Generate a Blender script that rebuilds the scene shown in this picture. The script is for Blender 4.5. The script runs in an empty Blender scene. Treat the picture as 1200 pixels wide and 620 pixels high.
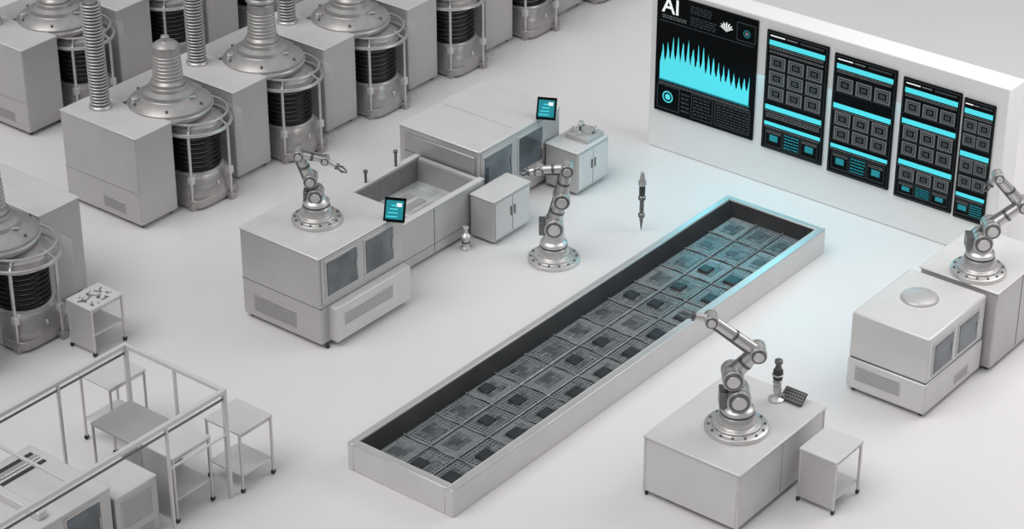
import bpy, bmesh, math, random
from mathutils import Vector, Matrix, Euler
random.seed(7)
C=bpy.context; S=C.scene
S.view_settings.view_transform='Standard'; S.view_settings.look='None'

# ---------------------------------------------------------------- materials
def mat(name,col,rough=.4,metal=0.0,noise=.04,nscale=6,emit=None,estr=1,alpha=1,bump=0,spec=.5,trans=0):
    m=bpy.data.materials.new(name); m.use_nodes=True; nt=m.node_tree; b=nt.nodes['Principled BSDF']
    b.inputs['Roughness'].default_value=rough; b.inputs['Metallic'].default_value=metal
    b.inputs['Specular IOR Level'].default_value=spec
    b.inputs['Transmission Weight'].default_value=trans
    tc=nt.nodes.new('ShaderNodeTexCoord'); n=nt.nodes.new('ShaderNodeTexNoise'); n.inputs['Scale'].default_value=nscale
    n.inputs['Detail'].default_value=3
    nt.links.new(tc.outputs['Object'],n.inputs['Vector'])
    r=nt.nodes.new('ShaderNodeValToRGB'); r.color_ramp.elements[0].position=.3; r.color_ramp.elements[1].position=.7
    r.color_ramp.elements[0].color=tuple(max(0,c*(1-noise)) for c in col)+(1,)
    r.color_ramp.elements[1].color=tuple(min(1,c*(1+noise)) for c in col)+(1,)
    nt.links.new(n.outputs['Fac'],r.inputs['Fac']); nt.links.new(r.outputs['Color'],b.inputs['Base Color'])
    if bump:
        bp=nt.nodes.new('ShaderNodeBump'); bp.inputs['Strength'].default_value=bump; bp.inputs['Distance'].default_value=.02
        nt.links.new(n.outputs['Fac'],bp.inputs['Height']); nt.links.new(bp.outputs['Normal'],b.inputs['Normal'])
    if emit:
        b.inputs['Emission Color'].default_value=tuple(emit)+(1,); b.inputs['Emission Strength'].default_value=estr
    if alpha<1: b.inputs['Alpha'].default_value=alpha
    return m
M={}
M['floor']=mat('floor_epoxy',(.735,.72,.72),.32,0,.015,.5)
M['white']=mat('white_paint',(.88,.875,.87),.35,0,.01,2)
M['panel']=mat('panel_grey',(.54,.53,.525),.38,.3,.04,2)
M['panel2']=mat('panel_grey_warm',(.44,.435,.43),.4,.3,.06,2)
M['light']=mat('powder_coat_light',(.68,.67,.665),.36,.15,.03,3)
M['rim']=mat('brushed_rim',(.70,.70,.70),.36,.7,.04,3)
M['silver']=mat('silver',(.64,.63,.62),.35,.75,.06,8)
M['steel']=mat('dark_steel',(.17,.17,.175),.36,.8,.08,8)
M['cast']=mat('cast_metal',(.44,.43,.42),.38,.5,.12,5)
M['black']=mat('black_coil',(.010,.010,.011),.35,.0,.1,8,spec=.3)
M['dark']=mat('dark_gap',(.04,.04,.043),.5,0,.1,8)
M['mid']=mat('mid_grey',(.22,.22,.225),.45,.2,.1,10)
M['screen']=mat('screen_black',(.003,.004,.005),.35,0,.1,8,spec=.08)
M['cyan']=mat('screen_cyan',(.02,.2,.24),.5,0,.02,8,emit=(.09,.69,.77),estr=.9,spec=.1)
M['cyan2']=mat('screen_cyan_dim',(.01,.06,.07),.5,0,.02,8,emit=(.02,.3,.36),estr=.7,spec=.1)
M['uigrey']=mat('screen_grey',(.05,.05,.05),.5,0,.1,8,emit=(.25,.27,.28),estr=.5,spec=.1)
M['uidim']=mat('screen_dim',(.02,.02,.022),.5,0,.1,8,emit=(.05,.06,.065),estr=.6,spec=.1)
M['uiwhite']=mat('screen_white',(.3,.3,.3),.5,0,.02,8,emit=(.9,.95,.95),estr=.8)
M['window']=mat('tinted_glass',(.10,.12,.135),.08,.1,.45,2.5,spec=.7)
M['chip']=mat('chip_black',(.012,.015,.018),.4,.1,.15,9)
M['chip2']=mat('chip_face',(.022,.028,.032),.35,.1,.3,14)
M['plate']=mat('wafer_plate',(.115,.125,.13),.3,.3,.6,7)
M['trayin']=mat('tray_inner',(.045,.047,.05),.38,.2,.25,1.5,spec=.35)
M['sensor']=mat('sensor_face',(.07,.075,.08),.35,.2,.3,9)
M['conduit']=mat('conduit',(.30,.315,.325),.3,.6,.25,9)
M['liquid']=mat('bath_liquid',(.5,.52,.53),.12,.1,.25,3,bump=.3)
M['rubber']=mat('rubber',(.03,.03,.03),.6,0,.1,8)
M['glass']=mat('clear_acrylic',(.85,.87,.88),.05,0,.01,3,alpha=.12,spec=.5)
def lattice(name,c1,c2,mortar,sc,ms=.06):
    m=mat(name,c1,.35,.3); nt=m.node_tree; b=nt.nodes['Principled BSDF']
    tc=nt.nodes.new('ShaderNodeTexCoord'); br=nt.nodes.new('ShaderNodeTexBrick')
    br.offset=0; br.inputs['Scale'].default_value=sc; br.inputs['Mortar Size'].default_value=ms
    br.inputs['Brick Width'].default_value=.5; br.inputs['Row Height'].default_value=.5
    br.inputs['Color1'].default_value=c1+(1,); br.inputs['Color2'].default_value=c2+(1,); br.inputs['Mortar'].default_value=mortar+(1,)
    nt.links.new(tc.outputs['Object'],br.inputs['Vector']); nt.links.new(br.outputs['Color'],b.inputs['Base Color'])
    return m
M['mesh']=lattice('wafer_mesh',(.045,.05,.053),(.115,.125,.13),(.25,.265,.27),10,.07)
M['mesh2']=lattice('wafer_mesh_light',(.10,.11,.115),(.18,.19,.195),(.31,.325,.33),14,.07)
M['ventmat']=lattice('perforated_vent',(.3,.29,.285),(.36,.35,.345),(.5,.49,.48),30,.12)

# ---------------------------------------------------------------- builder
EMI=('cyan','cyan2','uigrey','uidim','uiwhite','glass')
class B:
    def __init__(s,name,loc=(0,0,0),rz=0,scale=1,bevel=.008):
        s.name=name; s.bm={}; s.bevel=bevel
        s.e=bpy.data.objects.new(name,None); s.e.empty_display_size=.1
        S.collection.objects.link(s.e); s.e.location=loc; s.e.rotation_euler=(0,0,rz); s.e.scale=(scale,)*3
    def g(s,part,m):
        k=(part,m)
        if k not in s.bm: s.bm[k]=bmesh.new()
        return s.bm[k]
    def box(s,part,m,x0,y0,z0,x1,y1,z1):
        bm=s.g(part,m)
        r=bmesh.ops.create_cube(bm,size=1)
        for v in r['verts']:
            v.co=Vector(((x0+x1)/2+v.co.x*(x1-x0),(y0+y1)/2+v.co.y*(y1-y0),(z0+z1)/2+v.co.z*(z1-z0)))
    def obox(s,part,m,c,size,rot=(0,0,0)):
        bm=s.g(part,m); R=Euler(rot).to_matrix()
        r=bmesh.ops.create_cube(bm,size=1)
        for v in r['verts']: v.co=Vector(c)+R@Vector((v.co.x*size[0],v.co.y*size[1],v.co.z*size[2]))
    def prism(s,part,m,prof,y0,y1):
        """extrude an xz profile along y"""
        bm=s.g(part,m); A=[bm.verts.new((x,y0,z)) for x,z in prof]; Q=[bm.verts.new((x,y1,z)) for x,z in prof]; n=len(prof)
        bm.faces.new(A); bm.faces.new(Q[::-1])
        for i in range(n): j=(i+1)%n; bm.faces.new((A[i],Q[i],Q[j],A[j]))
    def cyl(s,part,m,p0,p1,r0,r1=None,seg=20):
        bm=s.g(part,m); r1=r0 if r1 is None else r1
        p0=Vector(p0);p1=Vector(p1);d=p1-p0
        q=d.to_track_quat('Z','Y').to_matrix().to_4x4()
        bmesh.ops.create_cone(bm,cap_ends=True,segments=seg,radius1=r0,radius2=r1,depth=d.length,matrix=Matrix.Translation((p0+p1)/2)@q)
    def sph(s,part,m,c,r,sz=1,seg=16):
        bm=s.g(part,m)
        bmesh.ops.create_uvsphere(bm,u_segments=seg,v_segments=seg//2+2,radius=r,matrix=Matrix.Translation(c)@Matrix.Diagonal((1,1,sz,1)))
    def caps(s,part,m,p0,p1,r0,r1):
        s.cyl(part,m,p0,p1,r0,r1); s.sph(part,m,p0,r0); s.sph(part,m,p1,r1)
    def lathe(s,part,m,c,prof,seg=32,rot=0,sq=0):
        bm=s.g(part,m); rings=[]
        for r,z in prof:
            if r<1e-5: rings.append([bm.verts.new((c[0],c[1],c[2]+z))])
            else:
                R=[]
                for i in range(seg):
                    a=rot+2*math.pi*i/seg; k=1
                    if sq: k=1/((abs(math.cos(a))**sq+abs(math.sin(a))**sq)**(1/sq))
                    R.append(bm.verts.new((c[0]+k*r*math.cos(a),c[1]+k*r*math.sin(a),c[2]+z)))
                rings.append(R)
        for a,b in zip(rings,rings[1:]):
            for i in range(seg):
                j=(i+1)%seg
                if len(a)==1 and len(b)==1: continue
                if len(a)==1: bm.faces.new((a[0],b[j],b[i]))
                elif len(b)==1: bm.faces.new((a[i],a[j],b[0]))
                else: bm.faces.new((a[i],a[j],b[j],b[i]))
    def torus(s,part,m,c,R,r,seg=32,ss=8):
        bm=s.g(part,m); rings=[]
        for i in range(seg):
            a=2*math.pi*i/seg
            rings.append([bm.verts.new((c[0]+(R+r*math.cos(b))*math.cos(a),c[1]+(R+r*math.cos(b))*math.sin(a),c[2]+r*math.sin(b))) for b in [2*math.pi*k/ss for k in range(ss)]])
        for i in range(seg):
            A=rings[i];Bq=rings[(i+1)%seg]
            for k in range(ss):
                l=(k+1)%ss; bm.faces.new((A[k],Bq[k],Bq[l],A[l]))
    def poly(s,part,m,pts):
        bm=s.g(part,m); bm.faces.new([bm.verts.new(p) for p in pts])
    def text(s,part,m,t,loc,size,rot=(math.pi/2,0,0)):
        c=bpy.data.curves.new(part,'FONT'); c.body=t; c.size=size; c.extrude=.001; c.offset=.004; c.materials.append(M[m])
        o=bpy.data.objects.new(part,c); S.collection.objects.link(o); o.parent=s.e; o.location=loc; o.rotation_euler=rot
    def done(s):
        for (part,m),bm in s.bm.items():
            if m not in EMI: bmesh.ops.recalc_face_normals(bm,faces=bm.faces[:])
            me=bpy.data.meshes.new(part); bm.to_mesh(me); bm.free()
            me.materials.append(M[m])
            for p in me.polygons: p.use_smooth=True
            o=bpy.data.objects.new(part,me); S.collection.objects.link(o); o.parent=s.e
            if s.bevel and m not in EMI:
                bv=o.modifiers.new('bevel','BEVEL'); bv.width=s.bevel; bv.segments=2; bv.limit_method='ANGLE'; bv.angle_limit=math.radians(50)
                bv.use_clamp_overlap=True
            me.set_sharp_from_angle(angle=math.radians(40))
        return s.e

# face helpers --------------------------------------------------
def vent_front(b,x0,x1,y,z0,z1):
    b.box('vent','ventmat',x0,y-.006,z0,x1,y+.01,z1)
    n=int((z1-z0)/.035)
    for i in range(1,n): b.box('vent_slats','mid',x0+.02,y-.01,z0+i*(z1-z0)/n-.003,x1-.02,y,z0+i*(z1-z0)/n+.003)
def vent_side(b,x,y0,y1,z0,z1):
    b.box('vent','ventmat',x-.01,y0,z0,x+.006,y1,z1)
    n=int((z1-z0)/.035)
    for i in range(1,n): b.box('vent_slats','mid',x,y0+.02,z0+i*(z1-z0)/n-.003,x+.01,y1-.02,z0+i*(z1-z0)/n+.003)
def window_side(b,x,y0,y1,z0,z1):
    b.box('window_frame','panel',x-.01,y0-.03,z0-.03,x+.012,y1+.03,z1+.03)
    b.box('window_pane','window',x-.01,y0,z0,x+.018,y1,z1)
    b.box('window_handle','silver',x,y1-.045,(z0+z1)/2-.08,x+.035,y1-.03,(z0+z1)/2+.08)
def feet(b,x0,y0,x1,y1,r=.03,h=.06):
    for x in(x0+.08,x1-.08):
        for y in(y0+.08,y1-.08): b.cyl('feet','rubber',(x,y,0),(x,y,h),r,r*.8,12)

# ---------------------------------------------------------------- floor
b=B('floor',bevel=0); b.box('slab','floor',-60,-60,-.1,60,60,0); b.done()

# ---------------------------------------------------------------- display wall
Y=4.26
b=B('display_wall',bevel=.02)
b.box('body','white',-.72,Y,0,5.22,Y+.42,2.66)
b.done()
def screen(name,x0,x1,z0,z1,fn):
    b=B(name,bevel=.006)
    b.box('housing','screen',x0,Y-.035,z0,x1,Y-.001,z1)
    yy=Y-.036
    def q(m,ax,az,bx,bz,d=0):
        b.box('ui_'+m,m,x0+ax*(x1-x0),yy-.003-d,z0+az*(z1-z0),x0+bx*(x1-x0),yy,z0+bz*(z1-z0))
    fn(b,q,x0,x1,z0,z1,yy); b.done()
def textlines(q,ax,az,bx,bz,n,m='uigrey',d=0,w0=.015,w1=.05):
    for i in range(n):
        z=az+(bz-az)*(i+.3)/n; x=ax
        while x<bx-.01:
            w=random.uniform(w0,w1); q(m,x,z,min(bx,x+w),z+(bz-az)/n*.38,d); x+=w+.01
def frame(q,ax,az,bx,bz,m='uigrey',t=.006,d=0):
    q(m,ax,az,bx,az+t,d);q(m,ax,bz-t,bx,bz,d);q(m,ax,az,ax+t,bz,d);q(m,bx-t,az,bx,bz,d)
def main_ui(b,q,x0,x1,z0,z1,yy):
    W=x1-x0;H=z1-z0
    b.text('title_text','uiwhite','AI',(x0+.10,yy-.006,z1-.28),.34)
    textlines(q,.06,.80,.3,.835,2); textlines(q,.34,.9,.55,.97,5,'uidim'); textlines(q,.34,.8,.6,.88,4,'uidim')
    q('uidim',.03,.775,.97,.78)
    cx,cz=x0+.70*W,z1-.13*H
    for k in range(-3,4):
        a=k*.5; b.poly('icon_leaf','uiwhite',[(cx,yy-.006,cz-.06),(cx+.09*math.sin(a-.16),yy-.006,cz+.065*math.cos(a-.16)),(cx+.12*math.sin(a),yy-.006,cz+.10*math.cos(a)),(cx+.09*math.sin(a+.16),yy-.006,cz+.065*math.cos(a+.16))])
    def ring(cx,cz,R,m,m2):
        n=28
        for i in range(n):
            a=2*math.pi*i/n;c=2*math.pi*(i+1)/n
            b.poly('gauge_ring',m,[(cx+R*math.cos(a),yy-.005,cz+R*math.sin(a)),(cx+R*math.cos(c),yy-.005,cz+R*math.sin(c)),(cx+.8*R*math.cos(c),yy-.005,cz+.8*R*math.sin(c)),(cx+.8*R*math.cos(a),yy-.005,cz+.8*R*math.sin(a))])
        b.poly('gauge_core',m2,[(cx+.5*R*math.cos(2*math.pi*i/20),yy-.004,cz+.5*R*math.sin(2*math.pi*i/20)) for i in range(20)])
    ring(x0+.9*W,z1-.13*H,.06,'cyan2','uigrey'); frame(q,.8,.8,.985,.95,'uidim')
    n=220; bz=.285; pts=[]
    env=[.62,.74,.82,.9,.86,.96,.88,.8,.84,.7,.72,.62,.56,.6,.5,.46,.48,.5]
    for i in range(n+1):
        u=i/n; k=u*(len(env)-1); e=env[int(k)]*(1-k%1)+env[min(len(env)-1,int(k)+1)]*(k%1)
        spike=abs(((u*17.5)%1)-.5)*2
        h=.02+.44*e*(.46+.54*(1-spike)**1.5)*random.uniform(.84,1.05)
        pts.append((x0+(.05+.9*u)*W,z0+(bz+max(.03,h))*H))
    for a,c in zip(pts,pts[1:]):
        b.poly('spectrum','cyan',[(a[0],yy-.006,z0+bz*H),(c[0],yy-.006,z0+bz*H),(c[0],yy-.006,c[1]),(a[0],yy-.006,a[1])])
    q('cyan2',.04,.272,.96,.28)
    q('uigrey',.04,.245,.96,.249); textlines(q,.05,.25,.95,.27,1,'uidim')
    frame(q,.03,.03,.26,.235,'uidim'); ring(x0+.14*W,z0+.14*H,.095,'cyan','cyan')
    textlines(q,.28,.04,.36,.22,5,'uidim')
    frame(q,.38,.03,.6,.235,'uidim'); textlines(q,.40,.05,.58,.22,6,'uidim')
    frame(q,.62,.03,.97,.235,'uidim'); textlines(q,.64,.04,.96,.23,8,'uidim')
def chip_icon(q,ax,az,bx,bz):
    w=bx-ax;h=bz-az
    for i in range(8):
        f=(i+.5)/8; q('uigrey',ax+f*w-.006,az,ax+f*w+.006,bz); q('uigrey',ax,az+f*h-.003,bx,az+f*h+.003)
    q('uidim',ax+.1*w,az+.12*h,bx-.1*w,bz-.12*h,.002)
    q('uigrey',ax+.2*w,az+.22*h,bx-.2*w,bz-.22*h,.003); q('screen',ax+.23*w,az+.25*h,bx-.23*w,bz-.25*h,.004)
    q('uidim',ax+.34*w,az+.36*h,bx-.34*w,bz-.36*h,.006)
def chips_ui(cols,blocks,bar0=.04):
    def fn(b,q,x0,x1,z0,z1,yy):
        frame(q,.02,.012,.98,.99,'uidim',.005)
        q('uiwhite',.06,.957,.3,.966); q('uigrey',.33,.957,.5,.966); q('uidim',.55,.955,.92,.968)
        q('cyan',.05,.885,.95,.885+bar0); textlines(q,.06,.85,.94,.88,2,'uigrey')
        for z,h,kind in blocks:
            if kind=='bar':
                q('cyan',.04,z,.96,z+h); textlines(q,.04,z-.022,.96,z-.006,1,'uigrey')
            elif kind=='chips':
                w=.9/cols; q('uidim',.04,z-.009,.96,z-.006)
                for c in range(cols): chip_icon(q,.05+c*w+.02,z,.05+(c+1)*w-.02,z+h)
            elif kind=='text': textlines(q,.06,z,.94,z+h,3,'uigrey')
            elif kind=='mix':
                w=.88/cols
                for c in range(cols):
                    frame(q,.06+c*w+.01,z,.06+(c+1)*w-.01,z+h,'uidim')
                    if c%2==0: q('cyan2',.06+c*w+.08,z+h*.3,.06+(c+1)*w-.08,z+h*.65); textlines(q,.06+c*w+.03,z+h*.72,.06+(c+1)*w-.03,z+h*.9,2,'uigrey')
                    else: textlines(q,.06+c*w+.03,z+.01,.06+(c+1)*w-.03,z+h-.01,5,'cyan2')
    return fn
screen('wall_screen',-.60,1.18,.66,2.58,main_ui)
screen('wall_screen',1.34,2.38,.62,2.50,chips_ui(3,[(.82,.02,'text'),(.69,.11,'chips'),(.56,.11,'chips'),(.43,.11,'chips'),(.34,.04,'bar'),(.27,.045,'text'),(.205,.03,'bar'),(.03,.15,'mix')]))
screen('wall_screen',2.48,3.50,.58,2.45,chips_ui(3,[(.70,.12,'chips'),(.555,.04,'bar'),(.42,.11,'chips'),(.29,.11,'chips'),(.22,.03,'bar'),(.04,.15,'mix')]))
screen('wall_screen',3.60,4.52,.54,2.40,chips_ui(3,[(.72,.11,'chips'),(.63,.04,'bar'),(.50,.11,'chips'),(.37,.11,'chips'),(.285,.04,'bar'),(.16,.1,'chips'),(.04,.1,'mix')]))
screen('wall_screen',4.56,5.04,.52,2.36,chips_ui(2,[(.74,.1,'chips'),(.62,.1,'chips'),(.53,.04,'bar'),(.40,.11,'chips'),(.27,.1,'chips'),(.19,.03,'bar'),(.04,.12,'mix')]))

# ---------------------------------------------------------------- process tray
x0,x1,y0,y1,H=1.59,3.25,-5.2,3.0,.39
b=B('wafer_process_tray',bevel=.012)
t=.13; zf=.17
b.box('wall_side','light',x0,y0,0,x0+.09,y1,H-.012); b.box('wall_side','light',x1-t,y0,0,x1,y1,H-.012)
b.box('wall_end','light',x0+.09,y0,0,x1-t,y0+t,H-.012); b.box('wall_end','light',x0+.09,y1-.09,0,x1-t,y1,H-.012)
b.box('rim_cap','rim',x0,y0,H-.012,x0+.09,y1,H); b.box('rim_cap','rim',x1-.10,y0,H-.012,x1,y1,H)
b.box('rim_cap','rim',x0+.09,y0,H-.012,x1-.10,y0+.10,H); b.box('rim_cap','rim',x0+.09,y1-.09,H-.012,x1-.10,y1,H)
ix0,ix1,iy0,iy1=x0+.21,x1-.16,y0+.17,y1-.17
b.prism('inner_slope','trayin',[(x0+.088,zf-.1),(x0+.088,H-.02),(x0+.10,H-.02),(ix0,zf),(ix0,zf-.1)],y0+t,y1-.09)
bm=b.g('inner_slope_end','trayin')
v=[bm.verts.new(p) for p in [(x0+.09,y1-.092,H-.02),(x1-t,y1-.092,H-.02),(x1-t,iy1,zf),(x0+.09,iy1,zf)]]; bm.faces.new(v)
b.box('inner_ledge','silver',ix1,y0+t,.1,x1-t,y1-.1,H-.05)
b.box('inner_ledge','silver',x0+.1,y0+t,.1,ix1,iy0,H-.05)
b.box('bottom','plate',x0+.09,y0+t,0.02,x1-t,y1-.1,zf)
nc,nr=3,13; cw=(ix1-ix0)/nc; ch=(iy1-iy0)/nr
for c in range(nc):
    for r in range(nr):
        ax=ix0+c*cw; ay=iy0+r*ch
        b.box('wafer_cell','mesh2' if (c*2+r)%3==0 else 'mesh',ax+.02,ay+.02,zf,ax+cw-.02,ay+ch-.02,zf+.015)
        jx=random.uniform(-.03,.03); jy=random.uniform(-.03,.03)
        b.box('cell_plate','plate',ax+cw*.24+jx,ay+ch*.22+jy,zf+.015,ax+cw*.80+jx,ay+ch*.80+jy,zf+.022)
        b.box('cell_traces','conduit',ax+cw*.5-.004,ay+.04,zf,ax+cw*.5+.004,ay+ch-.04,zf+.024)
        b.box('cell_traces','conduit',ax+.04,ay+ch*(.75+jy)-.004,zf,ax+cw-.04,ay+ch*(.75+jy)+.004,zf+.024)
        if r<11 and (c==2 or (c==1 and r not in(1,4,7)) or (c==0 and r in(3,8))):
            cx=ax+cw*(.55 if c==2 else .42)+jx; cy=ay+ch*.42+jy; k=.112 if c==2 else .092
            w=k*.95;h=k
            b.box('chip_body','chip',cx-w,cy-h,zf+.02,cx+w,cy+h,zf+.045)
            b.box('chip_top','chip2',cx-w*.75,cy-h*.75,zf+.045,cx+w*.75,cy+h*.75,zf+.049)
            b.box('chip_pad','conduit',cx+w+.015,cy-h*.6,zf+.02,cx+w+.025,cy+h*.9,zf+.03)
        else:
            cx=ax+cw*.45; cy=ay+ch*.45
            b.box('sensor_plate','sensor',cx-cw*.17,cy-ch*.12,zf+.02,cx+cw*.17,cy+ch*.12,zf+.028)
for c in range(1,nc):
    X=ix0+c*cw; b.box('conduit','conduit',X-.011,iy0,zf,X+.011,iy1,zf+.032)
for r in range(1,nr):
    pts=[Vector((ix0+(ix1-ix0)*i/12,iy0+r*ch+.012*math.sin(i*2*math.pi/4+r),zf+.022)) for i in range(13)]
    for p,q_ in zip(pts,pts[1:]): b.cyl('conduit','conduit',p,q_,.01,None,8)
b.done()

# ---------------------------------------------------------------- robot arms
YAW=math.radians(38.5)
def robot(loc,rz,R,sh,pts,tip,k=1.0):
    b=B('robot_arm',loc,rz,bevel=.005)
    b.lathe('base_flange','silver',(0,0,0),[(0,0),(R,0),(R,.05),(R*.96,.06),(R*.78,.065),(R*.76,.10),(R*.6,.11),(R*.58,.2),(R*.5,.24),(0,.24)],40)
    for i in range(14):
        a=2*math.pi*i/14; b.cyl('base_bolts','steel',(R*.87*math.cos(a),R*.87*math.sin(a),.05),(R*.87*math.cos(a),R*.87*math.sin(a),.08),.018,None,8)
    b.lathe('turntable','silver',(0,0,0),[(R*.5,.24),(R*.52,.25),(R*.52,.30),(R*.42,.33),(R*.38,sh-.05),(R*.3,sh+.02),(0,sh+.04)],32)
    b.torus('turntable_seal','dark',(0,0,.245),R*.505,.012,32)
    P=[Vector((0,0,sh))]+[Vector((d,0,z)) for d,z in pts]
    rr=[.135,.12,.095,.075,.06]
    b.obox('motor_box','steel',(-.12*k,.02,sh-.03),(.18*k,.2*k,.2*k))
    for i,p in enumerate(P):
        r=rr[i]*k; L=r*1.2
        b.cyl('joint_%d'%(i+1),'silver',p+Vector((0,-L,0)),p+Vector((0,L,0)),r,None,28)
        for s_ in(-1,1):
            b.cyl('joint_ring_%d'%(i+1),'steel',p+Vector((0,s_*(L),0)),p+Vector((0,s_*(L+.014),0)),r*.88,None,28)
            b.cyl('joint_cap_%d'%(i+1),'silver',p+Vector((0,s_*(L+.012),0)),p+Vector((0,s_*(L+.026),0)),r*.62,None,28)
            b.cyl('joint_seam_%d'%(i+1),'dark',p+Vector((0,s_*L*.62,0)),p+Vector((0,s_*(L*.62+.012),0)),r*1.015,None,28)
    for i,(p,q) in enumerate(zip(P,P[1:])):
        ra=rr[i]*k*.74; rb=rr[i+1]*k*.74
        b.caps('link_%d'%(i+1),'silver',p,q,ra,rb)
        m_=p.lerp(q,.5); d=(q-p).normalized()
        b.cyl('link_band_%d'%(i+1),'steel',m_-d*.02,m_+d*.02,(ra+rb)/2+.006,None,24)
        n=Vector((-d.z,0,d.x))
        b.caps('hose_%d'%(i+1),'mid',p+n*(ra+.02),q+n*(rb+.02),.014,.014)
    w=P[-1]; T=Vector((tip[0],0,tip[1])); d=(T-w); Lg=d.length; d.normalize()
    m1=w+d*Lg*.5
    b.cyl('wrist','silver',w,m1,.05*k,.042*k,20); b.cyl('wrist_collar','steel',m1,m1+d*.03,.058*k,None,20)
    for s_ in(-1,1):
        a=m1+d*.02+Vector((0,s_*.03,0)); c=m1+d*(Lg*.28)+Vector((0,s_*.07,0)); e=T+Vector((0,s_*.02,0))
        b.caps('gripper_finger','steel',a,c,.016,.015); b.caps('gripper_finger','steel',c,e,.015,.008)
    return b.done()
robot((.37,.47,0),YAW,.37,.56,[(.10,.98),(.17,1.44),(-.22,1.42)],(-.48,1.36))
robot((5.47,-2.62,.85),YAW,.385,.46,[(-.08,.74),(.2,1.06),(-.36,1.5)],(-.74,1.58),1.06)
robot((-1.26,-2.58,1.37),YAW,.34,.40,[(-.06,.62),(-.2,.98),(.14,.9)],(.42,.72),.78)
robot((6.15,1.93,1.2),YAW,.36,.48,[(.1,.66),(.48,.98),(.12,1.38)],(-.04,1.18),.95)

# ---------------------------------------------------------------- control tablet
def tablet(loc,rz,br):
    b=B('control_tablet',loc,rz,bevel=.004)
    b.caps('bracket','silver',(0,.03,0),br,.02,.02)
    tl=math.radians(-28)
    def P(x,y,z): return (x,y*math.cos(tl)-z*math.sin(tl),y*math.sin(tl)+z*math.cos(tl))
    b.obox('shell','screen',P(0,0,0),(.29,.03,.33),(tl,0,0))
    b.obox('display','cyan2',P(0,-.017,.0),(.235,.004,.25),(tl,0,0))
    for i in range(4): b.obox('display_rows','cyan',P(-.03+.01*i,-.02,-.09+i*.05),(.15-.02*i,.004,.014),(tl,0,0))
    b.obox('display_tile','uiwhite',P(.06,-.02,.07),(.07,.004,.05),(tl,0,0))
    b.done()
tablet((-.48,-1.90,1.50),math.radians(28),(-.11,.06,-.12)); tablet((-1.06,2.14,1.30),math.radians(28),(-.14,.1,-.15))

# ---------------------------------------------------------------- left process machine
b=B('process_machine',bevel=.02)
x0,x1,y0,y1,h=-1.95,-.53,-3.35,-1.68,1.37
b.box('cabinet','panel',x0,y0,.06,x1,y1,h-.02); b.box('top_cover','light',x0-.01,y0-.01,h-.03,x1+.01,y1+.01,h)
b.box('seam','dark',x0-.002,y0-.003,.60,x1+.003,y1,.612)
vent_front(b,x0+.2,x0+.98,y0,.16,.42)
b.box('lower_pod','light',x1-.06,y0+.15,.08,x1+.14,y1-.03,.60); vent_side(b,x1+.14,y0+.3,y1-.4,.28,.48)
b.box('window_panel','panel',x1,y0+.03,.66,x1+.012,y1-.03,1.33)
window_side(b,x1+.01,y0+.12,y0+.72,.76,1.26); window_side(b,x1+.01,y0+.88,y0+1.44,.76,1.26)
feet(b,x0,y0,x1+.1,y1); b.done()

# ---------------------------------------------------------------- bath tub
b=B('chemical_bath_tank',bevel=.012)
x0,x1,y0,y1,h=-2.25,-1.0,-1.65,.6,.78
t=.07
b.box('wall_side','panel',x0,y0,.05,x0+t,y1,h); b.box('wall_side','panel',x1-t,y0,.05,x1,y1,h)
b.box('wall_end','panel',x0+t,y0,.05,x1-t,y0+t,h); b.box('wall_end','panel',x0+t,y1-t,.05,x1-t,y1,h)
b.box('rim','light',x0-.02,y0,h,x0+t+.01,y1,h+.025); b.box('rim','light',x1-t-.01,y0,h,x1+.02,y1,h+.025)
b.box('bottom','mid',x0+t,y0+t,.05,x1-t,y1-t,.25); b.box('liquid','liquid',x0+t,y0+t,.25,x1-t,y1-t,.42)
b.box('liner','mid',x0+t,y0+t,.3,x0+t+.01,y1-t,h-.03); b.box('liner','panel2',x0+t,y1-t-.01,.3,x1-t,y1-t,h-.03)
b.box('divider','light',x0+t,-.55,.3,x1-t,-.51,.52)
for i in range(4):
    b.box('immersed_wafer','panel2',x0+.25+.22*i,-.3,.40,x0+.38+.22*i,.1,.44)
b.box('seam','dark',x1,-.5,.08,x1+.003,-.49,.76)
b.box('seam','dark',x1-.001,y0,.2,x1+.003,y1,.206)
for yy,hh in((-.55,.22),(.1,.28)):
    b.cyl('standing_pin','steel',(x0+.03,yy,h),(x0+.03,yy,h+hh),.02); b.cyl('standing_pin','steel',(x0+.03,yy,h+hh-.05),(x0+.03,yy,h+hh),.032)
feet(b,x0,y0,x1,y1); b.done()

# ---------------------------------------------------------------- back machine
b=B('etching_machine',bevel=.02)
x0,x1,y0,y1,h=-2.65,-1.15,.68,2.58,1.14
b.box('cabinet','panel',x0,y0,.06,x1,y1,h-.02); b.box('top_cover','light',x0-.01,y0-.01,h-.03,x1+.01,y1+.01,h)
b.box('front_hood','panel2',x0+.12,y0-.03,.5,x1-.06,y0,1.03)
b.box('hood_seam','dark',x0+.12,y0-.033,.76,x1-.06,y0-.03,.768)
b.box('window_panel','panel',x1,y0+.04,.36,x1+.012,y1-.1,1.08)
window_side(b,x1+.01,y0+.1,y0+.74,.46,1.0); window_side(b,x1+.01,y0+.9,y0+1.46,.46,1.0)
b.box('seam','mid',x0+.1,y0+.9,h-.001,x1-.1,y0+.907,h+.001)
feet(b,x0,y0,x1,y1); b.done()

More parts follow.
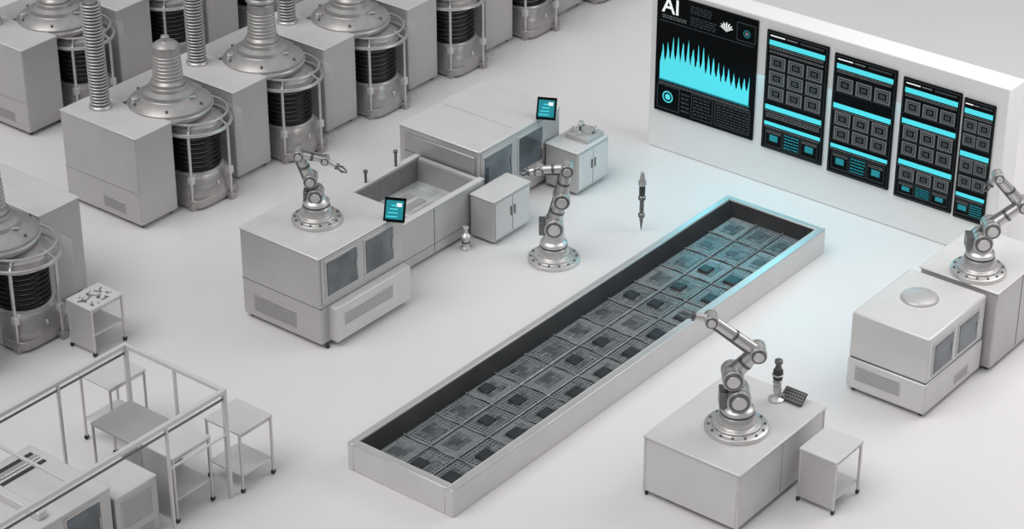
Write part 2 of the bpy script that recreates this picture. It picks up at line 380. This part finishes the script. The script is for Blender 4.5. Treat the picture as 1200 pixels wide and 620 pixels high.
# ---------------------------------------------------------------- small cabinets
def storage(x0,x1,y0,y1,h):
    b=B('storage_cabinet',bevel=.012)
    b.box('carcass','panel',x0,y0,.05,x1,y1,h-.02); b.box('worktop','light',x0-.01,y0-.01,h-.025,x1+.01,y1+.01,h)
    b.box('doors','light',x1,y0+.03,.09,x1+.012,(y0+y1)/2-.006,h-.06); b.box('doors','light',x1,(y0+y1)/2+.006,.09,x1+.012,y1-.03,h-.06)
    ym=(y0+y1)/2
    for s_ in(-1,1): b.box('handles','steel',x1+.012,ym+s_*.04-.006,.35,x1+.03,ym+s_*.04+.006,.5)
    feet(b,x0,y0,x1,y1,.02,.05); return b
storage(-.96,-.53,.25,1.08,.71).done()
storage(-1.1,-.52,2.18,2.95,.72).done()
b=B('bench_instrument',(-.78,2.70,.72),bevel=.005)
b.box('chassis','panel',-.2,-.2,0,.2,.22,.07)
for i in range(12):
    x=random.uniform(-.17,.17);y=random.uniform(-.17,.18);r=random.uniform(.015,.04)
    b.cyl('knobs',random.choice(['silver','steel','light']),(x,y,.07),(x,y,.07+random.uniform(.03,.1)),r)
b.torus('coiled_tube','silver',(.05,.02,.13),.09,.014)
b.done()
b=B('sample_bottle',(-.80,-.05,0),bevel=.003)
b.lathe('body','silver',(0,0,0),[(0,0),(.085,0),(.085,.03),(.05,.05),(.05,.16),(.075,.18),(.075,.22),(.03,.26),(.03,.32),(.045,.33),(.045,.36),(0,.37)],20)
b.torus('band','steel',(0,0,.11),.052,.012); b.done()
b=B('needle_probe',(.84,1.92,0),bevel=.002)
b.lathe('needle','steel',(0,0,0),[(0,0),(.012,.06),(.03,.22),(.05,.24),(.05,.28),(.032,.30),(.032,.5),(.055,.52),(.055,.56),(.035,.58)],16)
b.lathe('barrel','dark',(0,0,0),[(.035,.58),(.045,.6),(.045,.72),(.03,.73)],16)
b.lathe('head','silver',(0,0,0),[(.03,.73),(.06,.75),(.06,.8),(.04,.84),(.025,.95),(0,.97)],16); b.done()

# ---------------------------------------------------------------- right bench group
b=B('workbench',bevel=.015)
x0,x1,y0,y1,h=4.69,6.06,-3.43,-1.54,.85
b.box('body','light',x0+.02,y0+.02,.07,x1-.02,y1-.02,h-.03); b.box('worktop','light',x0,y0,h-.035,x1,y1,h)
b.box('corner_trim','silver',x0+.01,y0+.01,.05,x0+.05,y0+.05,h-.03); b.box('corner_trim','silver',x1-.05,y1-.05,.05,x1-.01,y1-.01,h-.03)
b.box('corner_trim','silver',x1-.05,y0+.01,.05,x1-.01,y0+.05,h-.03)
b.box('door_seam','mid',x1-.021,(y0+y1)/2-.004,.1,x1-.017,(y0+y1)/2+.004,h-.06)
for x in(x0+.05,x1-.05):
    for y in(y0+.05,y1-.05): b.cyl('casters','rubber',(x-.015,y,.035),(x+.015,y,.035),.035,None,14); b.cyl('caster_stem','steel',(x,y,.03),(x,y,.08),.012)
b.done()
b=B('digital_microscope',(5.5,-1.80,.85),bevel=.003)
b.lathe('foot','silver',(0,0,0),[(0,0),(.1,0),(.1,.025),(.04,.05),(.03,.1)],24)
b.lathe('column','silver',(0,0,0),[(.03,.1),(.05,.12),(.05,.2),(.035,.22),(.035,.28)],20)
b.lathe('barrel','dark',(0,0,0),[(.035,.28),(.06,.3),(.06,.42),(.045,.44)],20)
b.lathe('eyepiece','steel',(0,0,0),[(.045,.44),(.03,.5),(.05,.52),(.05,.56),(0,.58)],20)
b.torus('focus_ring','silver',(0,0,.25),.045,.014); b.torus('focus_ring','silver',(0,0,.36),.063,.01)
b.cyl('arm','silver',(0,0,.14),(.07,.06,.05),.015); b.done()
b=B('keypad',(5.68,-1.70,.85),0,bevel=.003)
tl=math.radians(38)
b.obox('shell','dark',(0,0,.07),(.30,.18,.025),(tl,0,0))
for i in range(8):
    for j in range(4):
        yy=-.06+.04*j
        b.obox('keys','mid',(-.125+.036*i,yy*math.cos(tl)-.009,.07+yy*math.sin(tl)+.012),(.025,.027,.008),(tl,0,0))
b.box('support','steel',-.1,.02,0,.1,.05,.08); b.done()

def cart(x0,x1,y0,y1,h,panel=True,shelf=.2,items=0,m='light'):
    b=B('service_cart',bevel=.006)
    b.box('top_shelf',m,x0,y0,h-.03,x1,y1,h)
    for x in(x0+.02,x1-.02):
        for y in(y0+.02,y1-.02):
            b.cyl('legs','silver',(x,y,.05),(x,y,h-.02),.018,None,12)
            b.cyl('wheels','rubber',(x-.014,y,.035),(x+.014,y,.035),.035,None,14)
    b.box('lower_shelf',m,x0+.02,y0+.02,shelf,x1-.02,y1-.02,shelf+.02)
    b.box('shelf_rail','silver',x1-.03,y0+.02,h-.07,x1-.015,y1-.02,h-.05)
    if panel:
        b.box('front_panel','panel',x0+.01,y0+.005,.07,x1-.01,y0+.02,h-.03); b.box('back_panel','panel',x0+.01,y0,.07,x0+.025,y1,h-.03)
    for i in range(items):
        x=random.uniform(x0+.06,x1-.06);y=random.uniform(y0+.06,y1-.06)
        k=random.choice(['silver','steel','mid'])
        if random.random()<.4: b.cyl('tools',k,(x,y,h),(x,y,h+random.uniform(.01,.03)),random.uniform(.01,.025))
        else: b.caps('tools',k,(x,y,h+.01),(x+random.uniform(-.07,.07),y+random.uniform(-.07,.07),h+.01),.006,.006)
    return b
cart(6.2,6.72,-2.38,-1.78,.75,True,.18).done()
cart(-3.2,-2.72,-5.35,-4.78,.72,True,.3,30).done()
cart(.38,.97,-6.38,-5.82,.85,False,.22).done()
cart(-1.4,-.84,-6.75,-6.15,.95,False,.3).done()
cart(.25,.8,-7.3,-6.68,.92,True,.3).done()
cart(-.66,.2,-7.25,-6.6,.8,False,.2,0,'panel2').done()

# ---------------------------------------------------------------- right machine
b=B('inspection_machine',bevel=.03)
x0,x1,y0,y1,h=5.37,6.51,.09,1.55,1.16
b.box('lower_body','light',x0,y0,.06,x1,y1,.5); b.box('upper_body','light',x0+.01,y0+.01,.51,x1-.01,y1-.01,h)
b.box('seam','dark',x0+.02,y0+.02,.49,x1-.02,y1-.02,.52)
vent_front(b,x0+.12,x0+.78,y0,.2,.42); vent_side(b,x1,y0+.75,y0+1.1,.15,.3)
window_side(b,x1-.01,y0+.14,y0+.62,.6,1.02); window_side(b,x1-.01,y0+.76,y0+1.26,.6,1.02)
b.lathe('top_dome','panel',(x0+.50,y0+.84,h-.01),[(.235,0),(.245,.015),(.24,.035),(.2,.052),(.1,.065),(0,.068)],36)
feet(b,x0,y0,x1,y1); b.done()
b=B('equipment_cabinet',bevel=.02)
b.box('body','panel',5.5,1.6,.06,6.62,3.0,1.17); b.box('top_plate','light',5.48,1.58,1.17,6.64,3.02,1.2)
b.box('seam','dark',6.62,2.28,.1,6.624,2.29,1.15); feet(b,5.5,1.6,6.62,3.0); b.done()

# ---------------------------------------------------------------- coil units
def hose(b,x,y,z0,z1,r,lean=(0,0)):
    n=int((z1-z0)/.05)
    b.cyl('hose_core','mid',(x,y,z0),(x+lean[0],y+lean[1],z1),r*.78)
    b.cyl('hose_flange','silver',(x,y,z0),(x,y,z0+.06),r*1.3)
    for i in range(1,n):
        f=i/n; b.torus('hose_rings','silver',(x+lean[0]*f,y+lean[1]*f,z0+(z1-z0)*f),r,.017,20,6)
def coil_unit(cx,cy,hz=0):
    b=B('vacuum_coil_chamber',(cx,cy,0),bevel=.01)
    b.lathe('base_plate','cast',(0,0,0),[(0,.03),(.47,.03),(.48,.06),(.47,.16),(0,.16)],48,0,6)
    b.lathe('base_housing','cast',(0,0,0),[(0,.1),(.46,.1),(.47,.16),(.46,.26),(.44,.32),(.42,.36),(.41,.45),(.36,.5),(0,.5)],48,0,3.2)
    b.torus('base_ring','silver',(0,0,.5),.38,.03,36)
    for i in range(8):
        a=i*math.pi/4; b.cyl('base_bolts','silver',(.45*math.cos(a),.45*math.sin(a),.28),(.45*math.cos(a),.45*math.sin(a),.35),.022,None,8)
    b.cyl('coil_core','cast',(0,0,.5),(0,0,1.14),.3,None,28)
    for i in range(8): b.lathe('coil_winding','black',(0,0,.56+i*.074),[(.3,-.027),(.37,-.025),(.39,0),(.37,.025),(.3,.027)],36)
    for i in range(7): b.torus('coil_spacer','silver',(0,0,.597+i*.074),.345,.009,36,6)
    b.lathe('upper_flange','cast',(0,0,0),[(0,1.12),(.4,1.12),(.44,1.15),(.44,1.24),(.38,1.28),(.3,1.34),(0,1.36)],36)
    b.torus('cage_ring','silver',(0,0,1.2),.56,.028,40); b.torus('cage_ring','silver',(0,0,1.36),.52,.018,40)
    for a in(-.9,.35,2.0,3.6):
        x,y=.55*math.cos(a),.55*math.sin(a)
        b.cyl('cage_posts','silver',(x,y,0),(x,y,1.22),.024,None,12); b.box('post_feet','cast',x-.05,y-.05,0,x+.05,y+.05,.1)
        b.box('post_clamp','light',x-.04,y-.04,.42,x+.04,y+.04,.54); b.caps('ring_struts','silver',(x,y,1.2),(x*.75,y*.75,1.3),.018,.018)
    b.box('acrylic_sheet','glass',-.5,.5,.1,.5,.51,1.35)
    o=(-.30,-.14)
    b.lathe('dome','cast',(o[0],o[1],0),[(0,1.3),(.5,1.3),(.6,1.36),(.62,1.42),(.61,1.49),(.54,1.55),(.4,1.6),(.38,1.66),(.3,1.7),(.28,1.76),(0,1.77)],40)
    b.torus('dome_trim','silver',(o[0],o[1],1.43),.615,.022,40)
    for i in range(6):
        a=i*math.pi/3+.2; b.cyl('dome_bolts','steel',(o[0]+.55*math.cos(a),o[1]+.55*math.sin(a),1.52),(o[0]+.55*math.cos(a),o[1]+.55*math.sin(a),1.57),.02,None,8)
    b.lathe('neck','cast',(o[0],o[1],0),[(0,1.7),(.25,1.74),(.26,1.8),(.215,1.84),(.205,2.05),(.19,2.26),(.2,2.28),(.195,2.36),(.14,2.4),(.07,2.42),(.06,2.5),(0,2.51)],28)
    for i in range(7): b.torus('neck_ribs','silver',(o[0],o[1],1.88+i*.055),.212-.003*i,.013,24,6)
    b.caps('side_pipe','cast',(o[0]+.3,o[1]-.38,1.46),(.02,-.5,1.3),.07,.06); b.cyl('side_port','silver',(o[0]-.25,o[1]-.45,1.5),(o[0]-.25,o[1]-.45,1.62),.06)
    b.caps('handle','silver',(o[0]+.2,o[1]-.3,1.62),(o[0]+.42,o[1]+.1,1.62),.018,.018)
    if hz: hose(b,o[0],o[1],2.4,2.4+hz,.17,(.03,0))
    b.done()
def coil_cabinet(x,y,hose_h,ext=True,vent=True):
    b=B('power_cabinet',(x,y,0),bevel=.02)
    b.box('body','panel',-1.56,0,.06,0,.72,1.46); b.box('top','light',-1.57,-.01,1.44,.01,.72,1.47)
    if ext: b.box('rear_body','panel',-1.56,.72,.06,-1.05,1.9,1.46)
    b.box('seam','mid',-1.56,-.003,.56,0,0,.566)
    if vent: vent_front(b,-.78,-.32,0,.16,.34)
    if hose_h: hose(b,-1.15,.42,1.46,1.46+hose_h,.13,(.04,-.05))
    feet(b,-1.56,0,0,.72); b.done()
for k in range(6):
    y=-1.2+1.96*k
    coil_unit(-5.0,y,[0,1.0,1.0,1.0,1,1][k])
    coil_cabinet(-4.78,-2.53+1.96*k,1.7,True,k==0)
for k in range(5):
    coil_unit(-8.6,-.15+1.96*k,.8); coil_cabinet(-8.35,-1.5+1.96*k,1.6)
coil_unit(-3.95,-5.45,0); coil_cabinet(-4.1,-4.92,0,False,False)
coil_unit(-3.95,-6.75,0)

# ---------------------------------------------------------------- frame enclosure
b=B('aluminium_frame_enclosure',bevel=.006)
x0,x1,y0,y1,h=-.75,.9,-11.6,-6.52,1.5
def beam(p,q,w=.028,m='light'):
    b.box('frame_rails',m,min(p[0],q[0])-w,min(p[1],q[1])-w,min(p[2],q[2])-w,max(p[0],q[0])+w,max(p[1],q[1])+w,max(p[2],q[2])+w)
for x in(x0,x1): beam((x,y0,h),(x,y1,h)); beam((x,y0,h-.1),(x,y1,h-.1),.012,'steel')
for y in(y0,y1): beam((x0,y,h),(x1,y,h),.026)
beam((x0,-8.9,h),(x1,-8.9,h),.018)
for x in(x0,x1):
    for y in(y0,y1): beam((x,y,.028),(x,y,h),.026)
beam((.08,y1,.035),(.08,y1,h),.018); beam((x1,-7.45,.035),(x1,-7.45,h),.018)
beam((x0,-7.6,.035),(x0,-7.6,h),.018)
beam((x1,-7.45,.9),(x1,y1,.9),.014)
b.done()
b=B('wafer_loader_machine',bevel=.015)
x0,x1,y0,y1,h=-.55,.78,-11.2,-8.25,1.05
b.box('cabinet','panel',x0,y0,.06,x1,y1,h-.02); b.box('top_cover','light',x0-.01,y0,h-.03,x1+.01,y1+.01,h)
for k in range(2): b.box('rail_slots','dark',x0+.12+.22*k,y0+.05,h,x0+.18+.22*k,y1-.1,h+.01)
b.box('linear_rail','silver',x0+.22,y0+.05,h,x0+.29,y1-.1,h+.03)
b.box('gantry','light',x0+.05,-9.2,h,x1-.1,-9.08,h+.10)
for k in range(4): window_side(b,x1,-10.9+.66*k,-10.4+.66*k,.4,.95)
feet(b,x0,y0,x1,y1); b.done()
b=B('filter_unit',bevel=.012)
b.box('body','panel',.1,-8.2,.05,.78,-7.55,.82); vent_side(b,.78,-8.12,-7.63,.35,.75); vent_side(b,.78,-8.12,-7.63,.1,.28); feet(b,.1,-8.2,.78,-7.55,.02,.06)
b.box('top','light',.09,-8.2,.81,.79,-7.55,.84); b.done()

# ---------------------------------------------------------------- lights
def area(name,loc,target,sx,sy,e,col):
    l=bpy.data.lights.new(name,'AREA'); l.shape='RECTANGLE'; l.size=sx; l.size_y=sy; l.energy=e; l.color=col
    o=bpy.data.objects.new(name,l); S.collection.objects.link(o); o.location=loc
    o.rotation_euler=(Vector(target)-Vector(loc)).to_track_quat('-Z','Y').to_euler(); return o
sl=bpy.data.lights.new('ceiling_key','SUN'); sl.energy=1.35; sl.angle=math.radians(42); sl.color=(1,.99,.98)
so=bpy.data.objects.new('ceiling_key',sl); S.collection.objects.link(so)
so.rotation_euler=(Vector((0,0,0))-Vector((-.25,-.8,1.5))).to_track_quat('-Z','Y').to_euler()
area('screen_glow_light',(2.2,4.1,2.0),(2.4,2.0,0),4.0,.8,34,(.12,.82,1))
area('added_falloff_light',(8,5,8),(4,2,0),7,7,430,(1,.99,.98))  # added area light, no fixture modelled; makes brightness fall off from right to left
w=bpy.data.worlds.new('world'); S.world=w; w.use_nodes=True; nt=w.node_tree; bg=nt.nodes['Background']
tc=nt.nodes.new('ShaderNodeTexCoord'); sp=nt.nodes.new('ShaderNodeSeparateXYZ'); r=nt.nodes.new('ShaderNodeValToRGB')
nt.links.new(tc.outputs['Generated'],sp.inputs[0]); nt.links.new(sp.outputs['Z'],r.inputs['Fac']); nt.links.new(r.outputs['Color'],bg.inputs['Color'])
r.color_ramp.elements[0].position=0; r.color_ramp.elements[0].color=(.10,.10,.105,1)
r.color_ramp.elements[1].position=.8; r.color_ramp.elements[1].color=(.85,.85,.86,1)
e=r.color_ramp.elements.new(.3); e.color=(.33,.33,.34,1)
bg.inputs['Strength'].default_value=.6

# ---------------------------------------------------------------- camera
cd=bpy.data.cameras.new('camera'); cd.sensor_width=36; cd.lens=2757.7/1200*36; cd.clip_end=200
co=bpy.data.objects.new('camera',cd); S.collection.objects.link(co)
co.location=(17.895,-22.51,16.19); co.rotation_euler=(math.radians(90-29.38),0,math.radians(38.49)); S.camera=co
